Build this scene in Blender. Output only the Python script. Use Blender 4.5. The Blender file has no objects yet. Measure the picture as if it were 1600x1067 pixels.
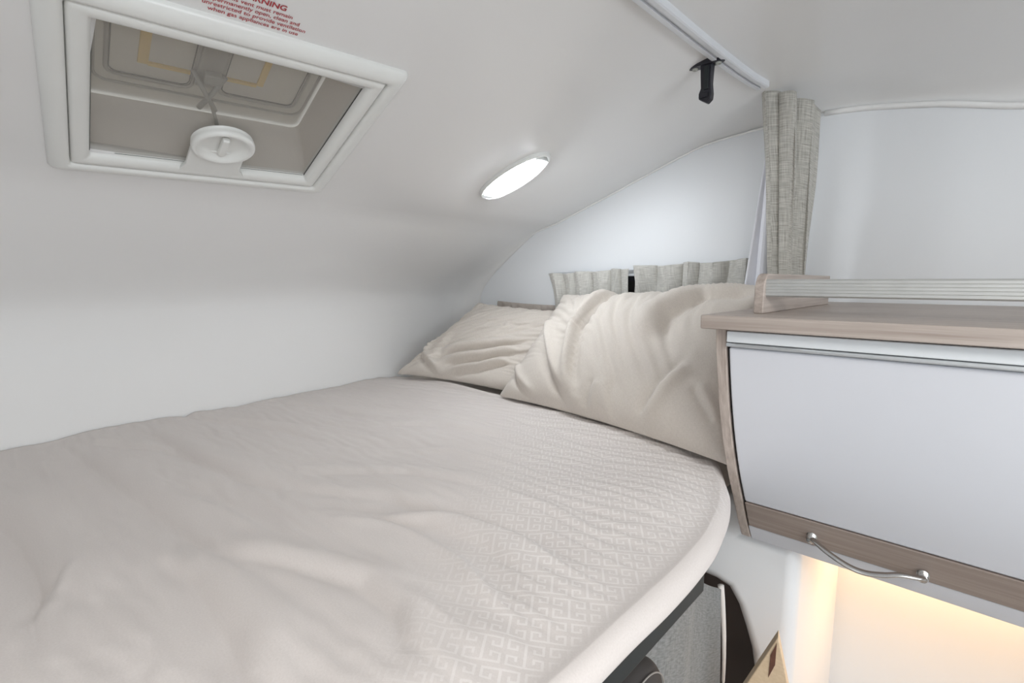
import bpy, bmesh, math, random
import numpy as np
from mathutils import Vector, Matrix

Z0 = 1.55            # eye height; shapes below are written relative to the eye
sc = bpy.context.scene
COL = sc.collection
R = math.radians

# ------------------------------------------------------------------ camera
F = 775.0
pitch = math.atan((533.5 - 440.0) / F)
yaw = math.atan(730.0 * math.cos(pitch) / F)
cam = bpy.data.cameras.new('camera')
cam.sensor_width = 36.0
cam.lens = F / 1600.0 * 36.0
cam.clip_start = 0.01
co = bpy.data.objects.new('camera', cam)
COL.objects.link(co)
co.location = (0, 0, Z0)
co.rotation_euler = (math.pi / 2 - pitch, 0, yaw)
sc.camera = co

# ------------------------------------------------------------------ view, world, fill and strip lights
sc.view_settings.view_transform = 'Standard'
sc.view_settings.look = 'None'
sc.view_settings.gamma = 1.0
sc.view_settings.exposure = 1.1
sc.view_settings.use_curve_mapping = False
sc.cycles.use_denoising = True
sc.cycles.max_bounces = 14
sc.cycles.diffuse_bounces = 8
sc.cycles.transparent_max_bounces = 12
sc.cycles.sample_clamp_indirect = 4.0
w = bpy.data.worlds.new('world')
sc.world = w
w.use_nodes = True
w.node_tree.nodes['Background'].inputs[0].default_value = (0.85, 0.92, 1.0, 1)
w.node_tree.nodes['Background'].inputs[1].default_value = 1.0


def area(name, loc, rot, sx, sy, power, color):
    l = bpy.data.lights.new(name, 'AREA')
    l.shape = 'RECTANGLE'
    l.size, l.size_y = sx, sy
    l.energy = power
    l.color = color
    o = bpy.data.objects.new(name, l)
    COL.objects.link(o)
    o.location = (loc[0], loc[1], loc[2] + Z0)
    o.rotation_euler = rot
    return o


# unseen fill lights added behind the camera, and the warm strip under the cabinet
area('fill_overhead', (0.75, -0.20, 0.46), (0, 0, 0), 0.7, 0.6, 9.5, (1.0, 0.97, 0.93))
area('fill_rear', (1.9, 0.1, 0.02), (R(90), 0, R(90 - 8)), 1.2, 0.6, 9.5, (0.89, 0.95, 1.0))
area('under_cabinet_strip', (0.02, 1.5, -0.548), (R(-14), 0, 0), 0.60, 0.02, 1.75, (1.0, 0.57, 0.23))

# ------------------------------------------------------------------ materials
def newmat(name):
    m = bpy.data.materials.new(name)
    m.use_nodes = True
    nt = m.node_tree
    return m, nt, nt.nodes['Principled BSDF']


def N(nt, typ, **kw):
    n = nt.nodes.new(typ)
    for k, v in kw.items():
        setattr(n, k, v)
    return n


def mth(nt, op, a, b=None, c=None):
    n = nt.nodes.new('ShaderNodeMath')
    n.operation = op
    for i, v in enumerate((a, b, c)):
        if v is None:
            continue
        if isinstance(v, (int, float)):
            n.inputs[i].default_value = v
        else:
            nt.links.new(v, n.inputs[i])
    return n.outputs[0]


def plain(name, col, rough=0.5, metal=0.0, coat=0.0, noise=0.03, scale=8.0, bump=0.0, bscale=200.0, spec=0.5):
    m, nt, b = newmat(name)
    b.inputs['Roughness'].default_value = rough
    b.inputs['Metallic'].default_value = metal
    b.inputs['Coat Weight'].default_value = coat
    b.inputs['Specular IOR Level'].default_value = spec
    tc = N(nt, 'ShaderNodeTexCoord')
    nz = N(nt, 'ShaderNodeTexNoise')
    nz.inputs['Scale'].default_value = scale
    nt.links.new(tc.outputs['Object'], nz.inputs['Vector'])
    cr = N(nt, 'ShaderNodeValToRGB')
    cr.color_ramp.elements[0].position = 0.3
    cr.color_ramp.elements[1].position = 0.7
    cr.color_ramp.elements[0].color = tuple(c * (1 - noise) for c in col) + (1,)
    cr.color_ramp.elements[1].color = tuple(min(1, c * (1 + noise)) for c in col) + (1,)
    nt.links.new(nz.outputs['Fac'], cr.inputs['Fac'])
    nt.links.new(cr.outputs['Color'], b.inputs['Base Color'])
    if bump:
        n2 = N(nt, 'ShaderNodeTexNoise')
        n2.inputs['Scale'].default_value = bscale
        nt.links.new(tc.outputs['Object'], n2.inputs['Vector'])
        bp = N(nt, 'ShaderNodeBump')
        bp.inputs['Strength'].default_value = bump
        bp.inputs['Distance'].default_value = 0.001
        nt.links.new(n2.outputs['Fac'], bp.inputs['Height'])
        nt.links.new(bp.outputs['Normal'], b.inputs['Normal'])
    return m


def emit(name, col, strength):
    m, nt, b = newmat(name)
    b.inputs['Base Color'].default_value = (0.9, 0.9, 0.9, 1)
    b.inputs['Emission Color'].default_value = tuple(col) + (1,)
    b.inputs['Emission Strength'].default_value = strength
    return m


def wood(name, c0, c1, axis='X'):
    m, nt, b = newmat(name)
    b.inputs['Roughness'].default_value = 0.45
    tc = N(nt, 'ShaderNodeTexCoord')
    mp = N(nt, 'ShaderNodeMapping')
    mp.inputs['Scale'].default_value = {'X': (1.2, 40, 60), 'Y': (40, 1.2, 60), 'Z': (60, 40, 1.5)}[axis]
    nt.links.new(tc.outputs['Object'], mp.inputs['Vector'])
    nz = N(nt, 'ShaderNodeTexNoise')
    nz.inputs['Scale'].default_value = 2.2
    nz.inputs['Detail'].default_value = 6
    nz.inputs['Roughness'].default_value = 0.65
    nz.inputs['Distortion'].default_value = 0.25
    nt.links.new(mp.outputs['Vector'], nz.inputs['Vector'])
    cr = N(nt, 'ShaderNodeValToRGB')
    cr.color_ramp.elements[0].position = 0.33
    cr.color_ramp.elements[1].position = 0.68
    cr.color_ramp.elements[0].color = tuple(c0) + (1,)
    cr.color_ramp.elements[1].color = tuple(c1) + (1,)
    nt.links.new(nz.outputs['Fac'], cr.inputs['Fac'])
    nt.links.new(cr.outputs['Color'], b.inputs['Base Color'])
    return m


def cloth(name, c0, c1, sx=900.0, sz=700.0, streak=6.0, rough=0.85, sheen=0.2, bump=0.25, uv=True):
    """woven cloth: thread colour from stretched noise along both thread directions (UV in metres)"""
    m, nt, b = newmat(name)
    b.inputs['Roughness'].default_value = rough
    b.inputs['Sheen Weight'].default_value = sheen
    b.inputs['Specular IOR Level'].default_value = 0.2
    tc = N(nt, 'ShaderNodeTexCoord')
    src = tc.outputs['UV'] if uv else tc.outputs['Object']
    outs = []
    for sc_ in ((sx / streak / 4, sz, 1), (sx, sz / streak / 4, 1)):
        mp = N(nt, 'ShaderNodeMapping')
        mp.inputs['Scale'].default_value = sc_
        nt.links.new(src, mp.inputs['Vector'])
        nz = N(nt, 'ShaderNodeTexNoise')
        nz.inputs['Scale'].default_value = 1.0
        nz.inputs['Detail'].default_value = 2
        nt.links.new(mp.outputs['Vector'], nz.inputs['Vector'])
        outs.append(nz.outputs['Fac'])
    s = mth(nt, 'MULTIPLY', mth(nt, 'ADD', outs[0], outs[1]), 0.5)
    cr = N(nt, 'ShaderNodeValToRGB')
    cr.color_ramp.elements[0].position = 0.38
    cr.color_ramp.elements[1].position = 0.62
    cr.color_ramp.elements[0].color = tuple(c0) + (1,)
    cr.color_ramp.elements[1].color = tuple(c1) + (1,)
    nt.links.new(s, cr.inputs['Fac'])
    nt.links.new(cr.outputs['Color'], b.inputs['Base Color'])
    bp = N(nt, 'ShaderNodeBump')
    bp.inputs['Strength'].default_value = bump
    bp.inputs['Distance'].default_value = 0.0006
    nt.links.new(s, bp.inputs['Height'])
    nt.links.new(bp.outputs['Normal'], b.inputs['Normal'])
    return m


def duvet_material():
    """beige cotton with a greek-key jacquard in the border along the open side (UV in metres)"""
    m, nt, b = newmat('duvet_cotton')
    b.inputs['Roughness'].default_value = 0.8
    b.inputs['Sheen Weight'].default_value = 0.15
    b.inputs['Specular IOR Level'].default_value = 0.25
    tc = N(nt, 'ShaderNodeTexCoord')
    sp = N(nt, 'ShaderNodeSeparateXYZ')
    nt.links.new(tc.outputs['UV'], sp.inputs[0])
    P = 0.044
    rot = N(nt, 'ShaderNodeVectorRotate', rotation_type='Z_AXIS')
    rot.inputs['Angle'].default_value = R(-36)
    nt.links.new(tc.outputs['UV'], rot.inputs['Vector'])
    sr = N(nt, 'ShaderNodeSeparateXYZ')
    nt.links.new(rot.outputs[0], sr.inputs[0])
    u = mth(nt, 'DIVIDE', sr.outputs[0], P)
    v = mth(nt, 'DIVIDE', sr.outputs[1], P * 0.92)
    row = mth(nt, 'FLOOR', v)
    off = mth(nt, 'MULTIPLY', mth(nt, 'FLOORED_MODULO', row, 2.0), 0.5)
    uu = mth(nt, 'ADD', u, off)
    a = mth(nt, 'ABSOLUTE', mth(nt, 'MULTIPLY', mth(nt, 'SUBTRACT', mth(nt, 'FRACT', uu), 0.5), 12.0))
    c = mth(nt, 'ABSOLUTE', mth(nt, 'MULTIPLY', mth(nt, 'SUBTRACT', mth(nt, 'FRACT', v), 0.5), 12.0))

    def rect(x0, x1, y0, y1):
        f = mth(nt, 'MULTIPLY', mth(nt, 'GREATER_THAN', a, x0), mth(nt, 'LESS_THAN', a, x1))
        g = mth(nt, 'MULTIPLY', mth(nt, 'GREATER_THAN', c, y0), mth(nt, 'LESS_THAN', c, y1))
        return mth(nt, 'MULTIPLY', f, g)
    rs = [rect(-1, 0.42, -1, 4.9), rect(-1, 5.3, 4.45, 5.2), rect(4.6, 5.35, 1.0, 5.2),
          rect(2.2, 5.3, 1.0, 1.75), rect(2.1, 2.85, 1.0, 3.1)]
    k = rs[0]
    for r_ in rs[1:]:
        k = mth(nt, 'MAXIMUM', k, r_)
    # border mask across the bed (x = -0.80 .. -0.33)
    mr = N(nt, 'ShaderNodeMapRange', interpolation_type='SMOOTHSTEP')
    mr.inputs['From Min'].default_value = -0.24
    mr.inputs['From Max'].default_value = -0.04
    nt.links.new(sr.outputs[0], mr.inputs['Value'])
    mr2 = N(nt, 'ShaderNodeMapRange', interpolation_type='SMOOTHSTEP')
    mr2.inputs['From Min'].default_value = -0.268
    mr2.inputs['From Max'].default_value = -0.300
    nt.links.new(sp.outputs[0], mr2.inputs['Value'])
    k = mth(nt, 'MULTIPLY', k, mth(nt, 'MULTIPLY', mr.outputs[0], mr2.outputs[0]))
    nz = N(nt, 'ShaderNodeTexNoise')
    nz.inputs['Scale'].default_value = 420.0
    nz.inputs['Detail'].default_value = 3
    nt.links.new(tc.outputs['UV'], nz.inputs['Vector'])
    cr = N(nt, 'ShaderNodeValToRGB')
    cr.color_ramp.elements[0].position = 0.25
    cr.color_ramp.elements[1].position = 0.75
    cr.color_ramp.elements[0].color = DUV[0] + (1,)
    cr.color_ramp.elements[1].color = DUV[1] + (1,)
    nt.links.new(nz.outputs['Fac'], cr.inputs['Fac'])
    mx = N(nt, 'ShaderNodeMix', data_type='RGBA')
    nt.links.new(mth(nt, 'MULTIPLY', k, 0.42), mx.inputs[0])
    nt.links.new(cr.outputs['Color'], mx.inputs[6])
    mx.inputs[7].default_value = DUV[2] + (1,)
    nt.links.new(mx.outputs[2], b.inputs['Base Color'])
    bp = N(nt, 'ShaderNodeBump')
    bp.inputs['Strength'].default_value = 0.5
    bp.inputs['Distance'].default_value = 0.0008
    h = mth(nt, 'ADD', k, mth(nt, 'MULTIPLY', nz.outputs['Fac'], 0.3))
    nt.links.new(h, bp.inputs['Height'])
    nt.links.new(bp.outputs['Normal'], b.inputs['Normal'])
    return m


DUV = ((0.60, 0.555, 0.53), (0.65, 0.605, 0.58), (0.82, 0.79, 0.77))
M = {}
M['shell'] = plain('white_gelcoat', (0.77, 0.77, 0.765), 0.22, coat=0.25, noise=0.006, scale=2)
M['wall'] = plain('white_wall_lining', (0.78, 0.80, 0.82), 0.45, noise=0.006, scale=2)
M['frame'] = plain('white_plastic', (0.76, 0.77, 0.75), 0.32, noise=0.01)
M['bead'] = plain('white_sealant', (0.85, 0.85, 0.84), 0.35, noise=0.01)
M['door'] = plain('white_laminate', (0.67, 0.69, 0.74), 0.35, noise=0.008, scale=3)
M['rail_white'] = plain('pale_hinge_profile', (0.70, 0.74, 0.77), 0.3, noise=0.01)
M['alu'] = plain('brushed_aluminium', (0.56, 0.57, 0.56), 0.42, metal=0.55, noise=0.03, scale=30)
M['track'] = plain('painted_aluminium', (0.68, 0.70, 0.73), 0.35, noise=0.01)
M['chrome'] = plain('satin_chrome', (0.62, 0.62, 0.61), 0.22, metal=1.0, noise=0.03)
M['black'] = plain('black_plastic', (0.012, 0.012, 0.018), 0.38, noise=0.2)
M['dark'] = plain('dark_gap', (0.015, 0.015, 0.015), 0.6, noise=0.1)
M['wood'] = wood('limed_oak_x', (0.33, 0.275, 0.24), (0.50, 0.44, 0.40), 'X')
M['woodz'] = wood('limed_oak_z', (0.36, 0.30, 0.265), (0.54, 0.475, 0.43), 'Z')
M['woody'] = wood('limed_oak_y', (0.36, 0.30, 0.265), (0.54, 0.475, 0.43), 'Y')
M['woodband'] = wood('limed_oak_band', (0.25, 0.20, 0.175), (0.36, 0.30, 0.265), 'X')
M['ply'] = wood('pale_plywood', (0.66, 0.50, 0.33), (0.76, 0.60, 0.42), 'Y')
M['pine'] = plain('pine_block', (0.42, 0.22, 0.10), 0.5)
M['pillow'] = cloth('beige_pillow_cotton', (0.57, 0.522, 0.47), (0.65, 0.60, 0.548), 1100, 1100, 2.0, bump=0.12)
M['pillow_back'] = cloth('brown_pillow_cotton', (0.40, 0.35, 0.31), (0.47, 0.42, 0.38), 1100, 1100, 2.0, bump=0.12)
M['duvet'] = duvet_material()
M['linen'] = cloth('grey_linen', (0.29, 0.28, 0.25), (0.58, 0.565, 0.52), 700, 500, 7.0, bump=0.5)
M['linen2'] = cloth('pale_grey_linen', (0.40, 0.39, 0.36), (0.66, 0.65, 0.61), 700, 500, 7.0, bump=0.5)
M['lining'] = plain('white_lining', (0.80, 0.81, 0.86), 0.8, noise=0.01)
M['teal'] = plain('dark_slate_vinyl', (0.011, 0.016, 0.018), 0.55, noise=0.1)
M['cabcloth'] = cloth('silver_grey_lining', (0.14, 0.147, 0.147), (0.26, 0.268, 0.268), 300, 260, 3.0, bump=0.6)
M['seat'] = plain('charcoal_upholstery', (0.045, 0.04, 0.038), 0.8, noise=0.2, bump=0.3, bscale=900)
M['trim'] = plain('brown_cab_trim', (0.12, 0.10, 0.095), 0.7, noise=0.1)
M['seam'] = plain('grey_stitching', (0.28, 0.26, 0.24), 0.8)
M['binding'] = plain('white_binding', (0.75, 0.72, 0.69), 0.6)
M['floor'] = plain('grey_vinyl', (0.30, 0.28, 0.26), 0.5)
M['lid'] = plain('smoked_dome_plastic', (0.50, 0.47, 0.42), 0.4, noise=0.02)
M['lidrib'] = plain('dome_rib', (0.48, 0.48, 0.44), 0.3, noise=0.02)
M['well'] = plain('vent_well', (0.70, 0.66, 0.61), 0.5, noise=0.02)
M['yellow'] = plain('flat_yellow', (0.80, 0.58, 0.20), 0.6)
M['mech'] = plain('grey_strut', (0.38, 0.39, 0.36), 0.35)
M['gasket'] = plain('grey_gasket', (0.10, 0.105, 0.10), 0.6)
M['red'] = plain('red_ink', (0.40, 0.03, 0.04), 0.5)
M['slot'] = plain('brown_slot', (0.13, 0.055, 0.035), 0.8, noise=0.2, scale=60)
M['led'] = emit('led_tube', (0.90, 0.95, 1.0), 44.0)
M['ledwarm'] = emit('warm_led', (1.0, 0.66, 0.32), 3.0)
# smoked dome lets some daylight through
for nt in (M['lid'].node_tree, M['lidrib'].node_tree):
  tr = N(nt, 'ShaderNodeBsdfTranslucent')
  tr.inputs['Color'].default_value = (0.62, 0.59, 0.52, 1)
  mxs = N(nt, 'ShaderNodeMixShader')
  mxs.inputs[0].default_value = 0.32
  nt.links.new(nt.nodes['Principled BSDF'].outputs[0], mxs.inputs[1])
  nt.links.new(tr.outputs[0], mxs.inputs[2])
  nt.links.new(mxs.outputs[0], nt.nodes['Material Output'].inputs[0])
# thin fly screen: a grey film one looks through
m, nt, b = newmat('fly_screen')
b.inputs['Base Color'].default_value = (0.50, 0.475, 0.44, 1)
b.inputs['Roughness'].default_value = 0.5
b.inputs['Alpha'].default_value = 0.38
M['screen'] = m
m, nt, b = newmat('clear_lens')
b.inputs['Base Color'].default_value = (0.95, 0.97, 1.0, 1)
b.inputs['Roughness'].default_value = 0.15
b.inputs['Alpha'].default_value = 0.25
M['lens'] = m


# ------------------------------------------------------------------ helpers
def mesh_obj(name, verts, faces, mat, parent=None, smooth=False, uvs=None, loc=None, mods=None):
    """verts relative to the eye; the object's origin goes to its base (or its parent's)"""
    v = np.array(verts, float).reshape(-1, 3)
    if loc is None:
        if parent is not None:
            loc = (0, 0, 0)
        else:
            loc = ((v[:, 0].min() + v[:, 0].max()) / 2, (v[:, 1].min() + v[:, 1].max()) / 2, v[:, 2].min())
    base = np.array(parent['_o'], float) if parent is not None else np.array(loc, float)
    me = bpy.data.meshes.new(name)
    me.from_pydata([tuple(p) for p in (v - base)], [], [tuple(int(i) for i in f) for f in faces])
    if uvs is not None:
        ul = me.uv_layers.new(name='UVMap')
        li = np.zeros(len(me.loops), dtype=np.int32)
        me.loops.foreach_get('vertex_index', li)
        ul.data.foreach_set('uv', np.array(uvs, float)[li].ravel())
    me.materials.append(mat)
    if smooth:
        me.polygons.foreach_set('use_smooth', [True] * len(me.polygons))
    me.update()
    o = bpy.data.objects.new(name, me)
    COL.objects.link(o)
    o['_o'] = [float(x) for x in base]
    if parent is not None:
        o.parent = parent
    else:
        o.location = (base[0], base[1], base[2] + Z0)
    return o


def thing(name, label, cat, loc, group=None):
    o = bpy.data.objects.new(name, None)
    COL.objects.link(o)
    o.empty_display_size = 0.05
    o.location = (loc[0], loc[1], loc[2] + Z0)
    o['_o'] = [float(x) for x in loc]
    o['label'] = label
    o['category'] = cat
    if group:
        o['group'] = group
    return o


def tag(o, label, cat, group=None):
    o['label'] = label
    o['category'] = cat
    if group:
        o['group'] = group
    return o


def struct(o):
    o['kind'] = 'structure'
    return o


def bevel(o, width, seg=2, angle=35, smooth=True):
    md = o.modifiers.new('bevel', 'BEVEL')
    md.width = width
    md.segments = seg
    md.limit_method = 'ANGLE'
    md.angle_limit = R(angle)
    if smooth:
        o.data.polygons.foreach_set('use_smooth', [True] * len(o.data.polygons))
        md.harden_normals = True
    return o


def subsurf(o, n=1):
    md = o.modifiers.new('subdivision', 'SUBSURF')
    md.levels = md.render_levels = n
    return o


def solid(o, t, offset=0.0):
    md = o.modifiers.new('solidify', 'SOLIDIFY')
    md.thickness = t
    md.offset = offset
    return o


def boxvf(c, s, B=None):
    """box centre c, size s, optional basis rows (3 unit vectors)"""
    B = np.eye(3) if B is None else np.array(B, float)
    vs = []
    for dz in (-.5, .5):
        for dy in (-.5, .5):
            for dx in (-.5, .5):
                vs.append(np.array(c, float) + B[0] * dx * s[0] + B[1] * dy * s[1] + B[2] * dz * s[2])
    fs = [(0, 2, 3, 1), (4, 5, 7, 6), (0, 1, 5, 4), (2, 6, 7, 3), (0, 4, 6, 2), (1, 3, 7, 5)]
    return vs, fs


def box(name, c, s, mat, parent=None, bev=0.0, B=None, seg=2):
    v, f = boxvf(c, s, B)
    o = mesh_obj(name, v, f, mat, parent)
    if bev:
        bevel(o, bev, seg)
    return o


def boxr(name, x, y, z, mat, parent=None, bev=0.0, seg=2):
    return box(name, ((x[0] + x[1]) / 2, (y[0] + y[1]) / 2, (z[0] + z[1]) / 2),
               (x[1] - x[0], y[1] - y[0], z[1] - z[0]), mat, parent, bev, None, seg)


def prism(name, pts, d0, d1, to3, mat, parent=None, bev=0.0, seg=2):
    """closed 2-D outline pts extruded from d0 to d1; to3(p, q, d) -> point"""
    n = len(pts)
    v = [to3(p[0], p[1], d0) for p in pts] + [to3(p[0], p[1], d1) for p in pts]
    f = [tuple(range(n))[::-1], tuple(range(n, 2 * n))]
    f += [(i, (i + 1) % n, n + (i + 1) % n, n + i) for i in range(n)]
    o = mesh_obj(name, v, f, mat, parent)
    bm = bmesh.new()
    bm.from_mesh(o.data)
    bmesh.ops.recalc_face_normals(bm, faces=bm.faces)
    bm.to_mesh(o.data)
    bm.free()
    if bev:
        bevel(o, bev, seg)
    return o


def smooth_path(pts, n):
    pts = np.array(pts, float)
    k = len(pts)
    P = np.vstack([2 * pts[0] - pts[1], pts, 2 * pts[-1] - pts[-2]])
    out = []
    for t in np.linspace(0, k - 1, n):
        i = min(int(t), k - 2)
        s = t - i
        p0, p1, p2, p3 = P[i], P[i + 1], P[i + 2], P[i + 3]
        out.append(0.5 * ((2 * p1) + (-p0 + p2) * s + (2 * p0 - 5 * p1 + 4 * p2 - p3) * s * s + (-p0 + 3 * p1 - 3 * p2 + p3) * s ** 3))
    return np.array(out)


def tubevf(path, r, k=8, closed=False, flat=1.0, up=(0, 0, 1)):
    path = np.array(path, float)
    n = len(path)
    rr = np.broadcast_to(np.array(r, float), (n,))
    v, f = [], []
    for i in range(n):
        a = path[(i - 1) % n] if (closed or i > 0) else path[i]
        c = path[(i + 1) % n] if (closed or i < n - 1) else path[i]
        t = c - a
        t = t / (np.linalg.norm(t) + 1e-12)
        s = np.cross(t, up)
        if np.linalg.norm(s) < 1e-3:
            s = np.cross(t, (1, 0.2, 0))
        s /= np.linalg.norm(s)
        q = np.cross(s, t)
        for j in range(k):
            an = 2 * math.pi * j / k
            v.append(path[i] + rr[i] * (math.cos(an) * s + flat * math.sin(an) * q))
    m_ = n if closed else n - 1
    for i in range(m_):
        for j in range(k):
            i2 = (i + 1) % n
            f.append((i * k + j, i * k + (j + 1) % k, i2 * k + (j + 1) % k, i2 * k + j))
    if not closed:
        f.append(tuple(range(k))[::-1])
        f.append(tuple(range((n - 1) * k, n * k)))
    return v, f


def tube(name, path, r, mat, parent=None, k=8, closed=False, flat=1.0, up=(0, 0, 1)):
    v, f = tubevf(path, r, k, closed, flat, up)
    return mesh_obj(name, v, f, mat, parent, smooth=True)


def merge(parts):
    V, Fc = [], []
    for v, f in parts:
        o = len(V)
        V += list(v)
        Fc += [tuple(i + o for i in q) for q in f]
    return V, Fc


def gridvf(P):
    """P array (n, m, 3) -> verts, faces"""
    n, m_ = P.shape[:2]
    i, j = np.meshgrid(np.arange(n - 1), np.arange(m_ - 1), indexing='ij')
    a = (i * m_ + j).ravel()
    F_ = np.stack([a, a + m_, a + m_ + 1, a + 1], 1)
    return P.reshape(-1, 3), F_


def pchip(xs, ys):
    xs, ys = np.array(xs, float), np.array(ys, float)
    h = np.diff(xs)
    d = np.diff(ys) / h
    m_ = np.zeros(len(xs))
    m_[0], m_[-1] = d[0], d[-1]
    for i in range(1, len(xs) - 1):
        if d[i - 1] * d[i] > 0:
            w1, w2 = 2 * h[i] + h[i - 1], h[i] + 2 * h[i - 1]
            m_[i] = (w1 + w2) / (w1 / d[i - 1] + w2 / d[i])

    def f(x):
        x = np.asarray(x, float)
        i = np.clip(np.searchsorted(xs, x) - 1, 0, len(xs) - 2)
        t = (x - xs[i]) / h[i]
        return ((1 + 2 * t) * (1 - t) ** 2 * ys[i] + t * (1 - t) ** 2 * h[i] * m_[i]
                + t * t * (3 - 2 * t) * ys[i + 1] + t * t * (t - 1) * h[i] * m_[i + 1])
    return f


def vnoise(x, y, seed=0):
    """smooth value noise, numpy"""
    rs = np.random.RandomState(seed)
    T = rs.rand(64, 64)
    x = np.asarray(x, float)
    y = np.asarray(y, float)
    xi, yi = np.floor(x).astype(int), np.floor(y).astype(int)
    fx, fy = x - xi, y - yi
    fx = fx * fx * (3 - 2 * fx)
    fy = fy * fy * (3 - 2 * fy)
    g = lambda a, b_: T[a % 64, b_ % 64]
    return ((g(xi, yi) * (1 - fx) + g(xi + 1, yi) * fx) * (1 - fy)
            + (g(xi, yi + 1) * (1 - fx) + g(xi + 1, yi + 1) * fx) * fy) - 0.5


def seg_dist(X, Y, pts):
    """signed distance (left +) and arc position 0..1 to a polyline"""
    best = np.full(X.shape, 1e9)
    sgn = np.zeros(X.shape)
    arc = np.zeros(X.shape)
    pts = np.array(pts, float)
    L = np.hypot(*(np.diff(pts, axis=0).T))
    tot = L.sum()
    acc = 0
    for (a, b_), l in zip(zip(pts[:-1], pts[1:]), L):
        d = (b_ - a) / l
        t = np.clip((X - a[0]) * d[0] + (Y - a[1]) * d[1], 0, l)
        dx, dy = X - a[0] - t * d[0], Y - a[1] - t * d[1]
        D = np.hypot(dx, dy)
        s = np.sign(d[0] * dy - d[1] * dx)
        k = D < best
        best = np.where(k, D, best)
        sgn = np.where(k, s, sgn)
        arc = np.where(k, (acc + t) / tot, arc)
        acc += l
    return best * sgn, arc


def relax(X, ru, rv, steps, iters, force, pin, bend=(0.97, 0.97), damp=0.94, collide=None, diag=None):
    """small position-based cloth solver on a grid X (n, m, 3); ru / rv = rest lengths of the grid edges"""
    X = X.copy()
    V_ = np.zeros_like(X)
    W_ = 1.0 - pin[..., None]
    ruv = np.sqrt(ru[:, :-1] ** 2 + rv[:-1, :] ** 2)
    rd1, rd2 = (ruv, ruv) if diag is None else diag
    cons = []
    def sl(a, b_, rest, k, mode):
        cons.append((a, b_, rest, k, mode))
    n, m_ = X.shape[:2]
    for o_ in (0, 1):
        sl((slice(o_, n - 1, 2), slice(None)), (slice(o_ + 1, n, 2), slice(None)), ru[o_::2], 0.9, 0)
        sl((slice(None), slice(o_, m_ - 1, 2)), (slice(None), slice(o_ + 1, m_, 2)), rv[:, o_::2], 0.9, 0)
        for s_ in (0, 1):
            c1_ = (slice(o_, n - 1, 2), slice(s_, m_ - 1, 2)); c2_ = (slice(o_ + 1, n, 2), slice(s_ + 1, m_, 2))
            sl(c1_, c2_, rd1[o_::2, s_::2], 0.3, 0)
            c1_ = (slice(o_ + 1, n, 2), slice(s_, m_ - 1, 2)); c2_ = (slice(o_, n - 1, 2), slice(s_ + 1, m_, 2))
            sl(c1_, c2_, rd2[o_::2, s_::2], 0.3, 0)
    for o_ in (0, 1, 2, 3):
        if o_ < n - 2:
            a = (slice(o_, n - 2, 4), slice(None)); b_ = (slice(o_ + 2, n, 4), slice(None))
            rr = (ru[:-1] + ru[1:])[o_::4] * bend[0]
            sl(a, b_, rr, 0.5, 1)
            a = (slice(None), slice(o_, m_ - 2, 4)); b_ = (slice(None), slice(o_ + 2, m_, 4))
            rr = (rv[:, :-1] + rv[:, 1:])[:, o_::4] * bend[1]
            sl(a, b_, rr, 0.5, 1)
    for st_ in range(steps):
        P = X + damp * V_ + force(X) * W_
        for _ in range(iters):
            for a, b_, rest, k, mode in cons:
                d = P[b_] - P[a]
                L = np.sqrt((d * d).sum(-1)) + 1e-9
                c = (L - rest) / L
                if mode:
                    c = np.minimum(c, 0)
                wa, wb = W_[a], W_[b_]
                ws = wa + wb + 1e-9
                d *= (k * c)[..., None] / ws
                P[a] += wa * d
                P[b_] -= wb * d
        if collide is not None:
            P = collide(P)
        V_ = (P - X)
        X = P
    return X


def grid_normals(X):
    gu = np.gradient(X, axis=0)
    gv = np.gradient(X, axis=1)
    N_ = np.cross(gu, gv)
    return N_ / (np.linalg.norm(N_, axis=-1, keepdims=True) + 1e-9)


def upsample(A, k):
    """Catmull-Rom upsampling of a grid by an integer factor"""
    for ax in (0, 1):
        A = np.moveaxis(A, ax, 0)
        Pd = np.concatenate([2 * A[:1] - A[1:2], A, 2 * A[-1:] - A[-2:-1]])
        out = []
        for q in range(k):
            t = q / k
            p0, p1, p2, p3 = Pd[:-3], Pd[1:-2], Pd[2:-1], Pd[3:]
            out.append(0.5 * (2 * p1 + (p2 - p0) * t + (2 * p0 - 5 * p1 + 4 * p2 - p3) * t * t + (3 * p1 - p0 - 3 * p2 + p3) * t ** 3))
        o_ = np.stack(out, 1).reshape((-1,) + A.shape[1:])
        A = np.moveaxis(np.concatenate([o_, A[-1:]]), 0, ax)
    return A


# ------------------------------------------------------------------ shell: moulded roof and nose
WY = 1.60            # inner face of the side wall behind the pillows
prof = [(-1.68, -0.55), (-1.68, -0.14), (-1.665, -0.055), (-1.60, 0.02), (-1.47, 0.115), (-1.34, 0.202),
        (-1.04, 0.3026), (-0.7, 0.4184), (-0.46, 0.49), (-0.2, 0.512), (0.3, 0.515), (2.4, 0.50)]
px_ = [p[0] for p in prof]
zw_f = pchip([-1.7, -1.58, -1.15, -0.78, -0.5, -0.34, -0.12, 0.04, 0.3, 1.0, 2.5],
             [0.12, 0.12, 0.29, 0.41, 0.445, 0.452, 0.425, 0.385, 0.345, 0.33, 0.33])
path = smooth_path([prof[i] for i in (1, 2, 3, 4, 5)], 17)
px_l = [(-1.68, z) for z in np.linspace(-1.54, -0.16, 8)] + [tuple(p) for p in path]
xs_r = np.concatenate([np.linspace(-1.30, -0.70, 25), np.linspace(-0.66, 0.3, 25), np.linspace(0.4, 2.4, 11)])
zr = pchip([-1.34, -1.04, -0.7, -0.46, -0.2, 0.3, 2.4], [0.202, 0.3026, 0.4184, 0.49, 0.512, 0.515, 0.50])
P_ = np.array(px_l + [(x, float(zr(x))) for x in xs_r])
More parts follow.
